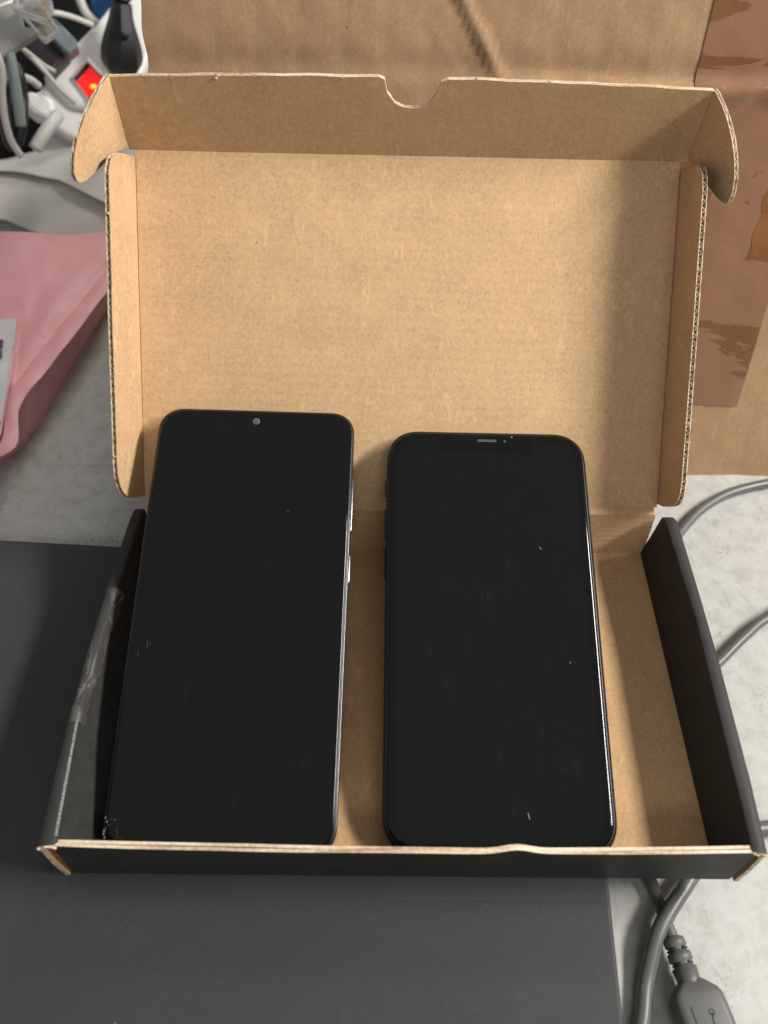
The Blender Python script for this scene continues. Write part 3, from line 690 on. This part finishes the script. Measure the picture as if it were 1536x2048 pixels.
# ------------------------------------------------------------------ power strip with lit rocker switch
ray = (hz(170, 150, 0)-CAM).normalized(); PS0 = CAM+ray*600; pn = (ray*-.88+V(.05, 0, .42)).normalized()
def pp(u, v, h=0.): return hit(u, v, PS0, pn)+pn*h
ps = thing('power_strip', PS0-pn*30, 'white power strip with a glowing red rocker switch', 'power strip')
def patch(outl, depth, bev, name, mat, parent, h=0., n=4):
    pts = crom([pp(u, v, h) for u, v in outl+[outl[0]]], n)[:-1]; c = sum(pts, V(0, 0, 0))/len(pts)
    if sum(((pts[i]-c).cross(pts[(i+1) % len(pts)]-c) for i in range(len(pts))), V(0, 0, 0)).dot(pn) < 0: pts = pts[::-1]
    def sh(k_, z): return [c+(p-c)*k_+pn*z for p in pts]
    m = MB(); m.loops([sh(1, -depth), sh(1, -bev), sh(1-.25*bev/20, -bev*.3), sh(1-bev/20, 0)]); return m.build(name, mat, parent)
patch([(96, 140), (88, 152), (100, 168), (132, 200), (150, 213), (176, 216), (200, 226), (262, 200), (300, 120), (330, 40), (330, -60), (290, -90), (250, -40), (205, 30)], 20, 3, 'housing', M['white_plastic'], ps)
patch([(92, 150), (76, 172), (78, 205), (92, 235), (140, 268), (230, 290), (262, 232), (190, 224), (150, 212), (120, 186)], 26, 4, 'end_cap', M['white_plastic'], ps, -7)
bz_out = [(138, 158), (176, 113), (226, 166), (183, 216)]; bz_in = [(146, 158), (175, 126), (215, 167), (182, 206)]
m = MB()
for q in range(4):
    a, b, c_, d_ = pp(*bz_out[q], .3), pp(*bz_out[(q+1) % 4], .3), pp(*bz_in[(q+1) % 4], 3.2), pp(*bz_in[q], 3.2)
    e_, f_ = pp(*bz_in[(q+1) % 4], -2), pp(*bz_in[q], -2)
    m.add([a, b, c_, d_, e_, f_], [(0, 1, 2, 3), (3, 2, 4, 5)], 0, False)
m.build('switch_bezel', M['white_plastic'], ps)
m = MB(); m.add([pp(u, v, .4) for u, v in bz_in], [(0, 1, 2, 3)]); m.build('switch_well', M['black_plastic'], ps)
r0, r1, r2, r3 = (153, 165), (180, 135), (213, 170), (183, 203)
mid0 = ((r0[0]+r3[0])/2, (r0[1]+r3[1])/2); mid1 = ((r1[0]+r2[0])/2, (r1[1]+r2[1])/2)
m = MB(); m.add([pp(*r0, 1.0), pp(*r1, 1.0), pp(*mid1, 1.6), pp(*mid0, 1.6), pp(*r2, 4.2), pp(*r3, 4.2), pp(*r0, -1), pp(*r1, -1), pp(*r2, -1), pp(*r3, -1)],
      [(0, 1, 2, 3), (3, 2, 4, 5), (0, 6, 7, 1), (5, 4, 8, 9), (0, 3, 5, 9, 6), (1, 7, 8, 4, 2)])
rk = m.build('rocker_switch', M['rocker'], ps)
m = MB(); m.blob(pp(187, 176, 2.6), 2.0, 0, (1, 1, .5), .05, 10, 8); m.build('neon_lamp', M['neon'], rk)
# black plug pushed into the strip
pl = thing('power_plug', pp(245, 110, 0), 'black mains plug standing in the white power strip', 'plug')
ax = [pp(246, 152, 4), pp(244, 128, 13), pp(243, 100, 20), pp(243, 72, 24), pp(244, 50, 27)]
def rings(P, R, k_=16, sq=1.0):
    P = [Vector(p) for p in P]; ls = []
    for i, (p, r) in enumerate(zip(P, R)):
        t = (P[min(i+1, len(P)-1)]-P[max(i-1, 0)]).normalized(); a = t.cross(pn).normalized(); b = a.cross(t)
        ls.append([p+a*math.cos(q*2*math.pi/k_)*r+b*math.sin(q*2*math.pi/k_)*r*sq for q in range(k_)])
    return ls
m = MB(); m.loops(rings(crom(ax, 4), [7, 9.5, 11.2, 12, 12, 11.8, 11.3, 10.6, 9.8, 9.0, 8.2, 7.5, 6.9, 6.5, 6.2, 6.0, 5.6], 8, .9), sm=False); m.build('body', M['black_plastic'], pl)
m = MB(); fa = [pp(u, v, 34) for u, v in ((243, 66), (258, 66), (262, 92), (264, 112), (256, 118), (244, 112))]; m.prism(fa[::-1] if (fa[1]-fa[0]).cross(fa[2]-fa[0]).dot(pn) < 0 else fa, pn*-6); m.build('grip_face', M['grey_plug_face'], pl)
m = MB(); a_ = pp(244, 52, 26); b_ = pp(246, 8, 34)
for q in range(5): m.loops(rings([a_.lerp(b_, q/5), a_.lerp(b_, q/5+.03), a_.lerp(b_, q/5+.11), a_.lerp(b_, q/5+.14)], [4.3, 5.6-q*.2, 5.6-q*.2, 4.3], 12))
m.loops(rings([a_, b_], [4.2, 3.6], 12)); m.build('strain_relief', M['black_plastic'], pl)
m = MB(); m.tube(crom([b_, pp(248, -40, 42), pp(262, -110, 46), pp(300, -190, 40)], 8), 2.8, 10); m.build('cable', M['black_plastic'], pl)

# ------------------------------------------------------------------ clutter beside the strip
def facing(u0, v0, dist, tilt=.5):
    r = (hz(u0, v0, 0)-CAM).normalized(); return CAM+r*dist, (r*-1+V(0, 0, tilt)).normalized()
def block(name, outl, P0, n, depth, mat, label, cat, parent=None, bev=1.5, group=None):
    pts = [hit(u, v, P0, n) for u, v in outl]; c = sum(pts, V(0, 0, 0))/len(pts)
    if sum(((pts[i]-c).cross(pts[(i+1) % len(pts)]-c) for i in range(len(pts))), V(0, 0, 0)).dot(n) < 0: pts = pts[::-1]
    R = sum((p-c).length for p in pts)/len(pts)
    def sh(o, z): return [p+(c-p).normalized()*o+n*z for p in pts]
    m = MB(); m.loops([sh(bev, -depth), sh(0, -depth+bev), sh(0, -bev), sh(bev*.3, -bev*.3), sh(bev, 0)], sm=False)
    o = m.build(name, mat, parent)
    if label: tag(o, label, cat, group)
    return o
P0, n0 = facing(40, 60, 520, .55)
gd = thing('grey_device', P0-n0*30, 'pale grey metal device with a slanted top behind the white foam', 'device')
block('casing', [(-80, -30), (38, -8), (47, 52), (82, 60), (0, 116), (-80, 160)], P0, n0, 7, M['device'], None, None, gd, 1.2)
m = MB(); a_, b_ = hit(-20, 20, P0+n0*.5, n0), hit(36, -2, P0+n0*.5, n0); m.tube([a_, b_], .8, 6); m.build('edge_trim', M['white_plastic'], gd)
# clear network plugs
def clear_plug(u, v, dist, ang, label):
    P, n = facing(u, v, dist, .5); t = thing('network_plug', P, label, 'connector', 'clear network plugs')
    a = (hit(u+10*math.cos(ang), v+10*math.sin(ang), P, n)-P).normalized(); b = n.cross(a)
    m = MB(); m.loops([[P+a*x+b*y+n*z for x, y in rrect(17-o, 10-o, 1.5, 3)] for o, z in ((1, -5), (0, -4), (0, 2), (1.2, 3))], sm=False); m.build('body', M['clear'], t)
    m = MB(); m.box(P+a*2+n*4.4, (12, 4, 1), 0, (a, b, n)); m.build('latch', M['clear'], t)
    for q in range(4): m = MB(); m.box(P+a*5.5+b*(-3+q*2)+n*2.6, (4, .7, 1.4), 0, (a, b, n)); m.build('contact', M['gold'], t)
clear_plug(66, 12, 505, .35, 'clear network plug highest at the edge of the grey device')
clear_plug(80, 42, 515, .9, 'clear network plug sparkling just below the upper clear plug')
P1, n1_ = facing(95, 100, 590, .6)
block('black_adapter', [(52, 92), (84, 60), (137, 104), (101, 142)], P1, n1_, 32, M['black_plastic'], 'small black power adapter lying between the grey device and the power strip', 'adapter')
P2_, n2_ = facing(125, 75, 585, .6)
block('grey_connector', [(97, 38), (108, 34), (152, 78), (156, 92), (138, 106), (126, 98), (92, 62)], P2_, n2_, 12, M['bluegrey'], 'blue grey connector lying on the black adapter', 'connector')
P3, n3 = facing(215, 10, 660, .7)
block('blue_box', [(172, -60), (260, -60), (252, 10), (196, 50), (184, 22)], P3, n3, 30, M['blue'], 'deep blue plastic box behind the power strip', 'box')
m = MB(); bo = [hz(u, v, -14) for u, v in ((-120, 330), (-120, 60), (-40, -60), (120, -60), (235, -60), (228, 30), (150, 110), (108, 160), (88, 220), (62, 268), (40, 300))]  # added black sheet, stands in for deep shade between the clutter
bo = crom(bo+[bo[0]], 4)[:-1]
if sum(((bo[i]-bo[0]).cross(bo[(i+1) % len(bo)]-bo[0]) for i in range(len(bo))), V(0, 0, 0)).z < 0: bo = bo[::-1]
cb = sum(bo, V(0, 0, 0))/len(bo)
m.loops([[cb+(p-cb)*k_+V(0, 0, z+random.uniform(-.6, .6)) for p in bo] for k_, z in ((1.0, -7.8), (1.01, -4), (.985, -.5), (.9, .6), (.6, 1.6), (.25, 1.2))])
tag(m.build('dark_gap_sheet', M['gap_black']), 'flat black sheet standing in for the dark gaps beneath the loose cables', 'stand-in')
def wire(pts, r, mat, name, label, cat='cable'):
    m = MB(); m.tube(crom(pts, 8), r, 10); return tag(m.build(name, mat), label, cat)
def at(u, v, dist): return facing(u, v, dist)[0]
wire([at(30, 78, 540), at(46, 98, 545), at(70, 122, 550), at(92, 145, 552), at(120, 178, 555), at(150, 205, 560)], 1.3, M['white_wire'], 'white_wire', 'thin white wire running from under the grey device down onto the power strip')
wire([at(38, 92, 540), at(62, 110, 548), at(90, 132, 556), at(108, 142, 566)], 1.2, M['white_wire'], 'white_wire', 'short white wire ending at the black adapter')
wire([at(98, 26, 580), at(118, 27, 580), at(150, 36, 585), at(185, 50, 590)], 1.5, M['white_wire'], 'white_wire', 'white wire arching over the blue grey connector')
wire([at(148, -30, 600), at(160, 0, 600), at(172, 26, 600), at(194, 50, 600)], 2.5, M['white_wire'], 'white_cable', 'thick pale cable curving beside the deep blue box')
wire([at(70, 298, 530), at(88, 268, 532), at(104, 246, 536), at(114, 232, 545)], 3.6, M['white_wire'], 'white_cable', 'short stout white cable leaving the end of the power strip')
# cables hanging at the picture edge; the teal tube paints a reflected highlight
wire([at(-30, 60, 505), at(2, 130, 505), at(4, 185, 508), at(10, 238, 512), at(23, 282, 516), at(42, 312, 520)], 1.8, M['white_wire'], 'white_cable', 'pale cable hanging in a long curve at the picture edge below the grey device')
wire([at(16, 96, 520), at(26, 140, 520), at(35, 200, 522), at(42, 252, 525)], 2.7, M['teal'], 'teal_highlight', 'teal grey strip standing in for a reflected highlight on the black coil')
wire([at(42, 152, 535), at(62, 160, 540), at(78, 172, 545)], 1.9, M['white_wire'], 'white_cable', 'short pale cable bent towards the small white adapter')
Pc, nc = facing(26, 215, 530, .25)
m = MB(); m.tube([hit(27+20*math.cos(q*math.pi/24), 212+82*math.sin(q*math.pi/24), Pc+nc*(1.5*math.sin(q*.5)), nc) for q in range(49)], 2.6, 10, cap=False)
m.tube([hit(27+15*math.cos(q*math.pi/24), 214+74*math.sin(q*math.pi/24), Pc-nc*4, nc) for q in range(49)], 2.4, 10, cap=False)
tag(m.build('black_cable_loop', M['black_plastic']), 'black coiled cable standing upright behind the teal highlight strip', 'cable coil')
P5, n5 = facing(70, 190, 560, .5)
block('white_adapter', [(48, 188), (56, 180), (72, 182), (84, 176), (108, 200), (112, 228), (96, 238), (66, 226), (52, 214)], P5, n5, 16, M['white_plastic'], 'small rounded white adapter at the end of the power strip', 'adapter', bev=3)
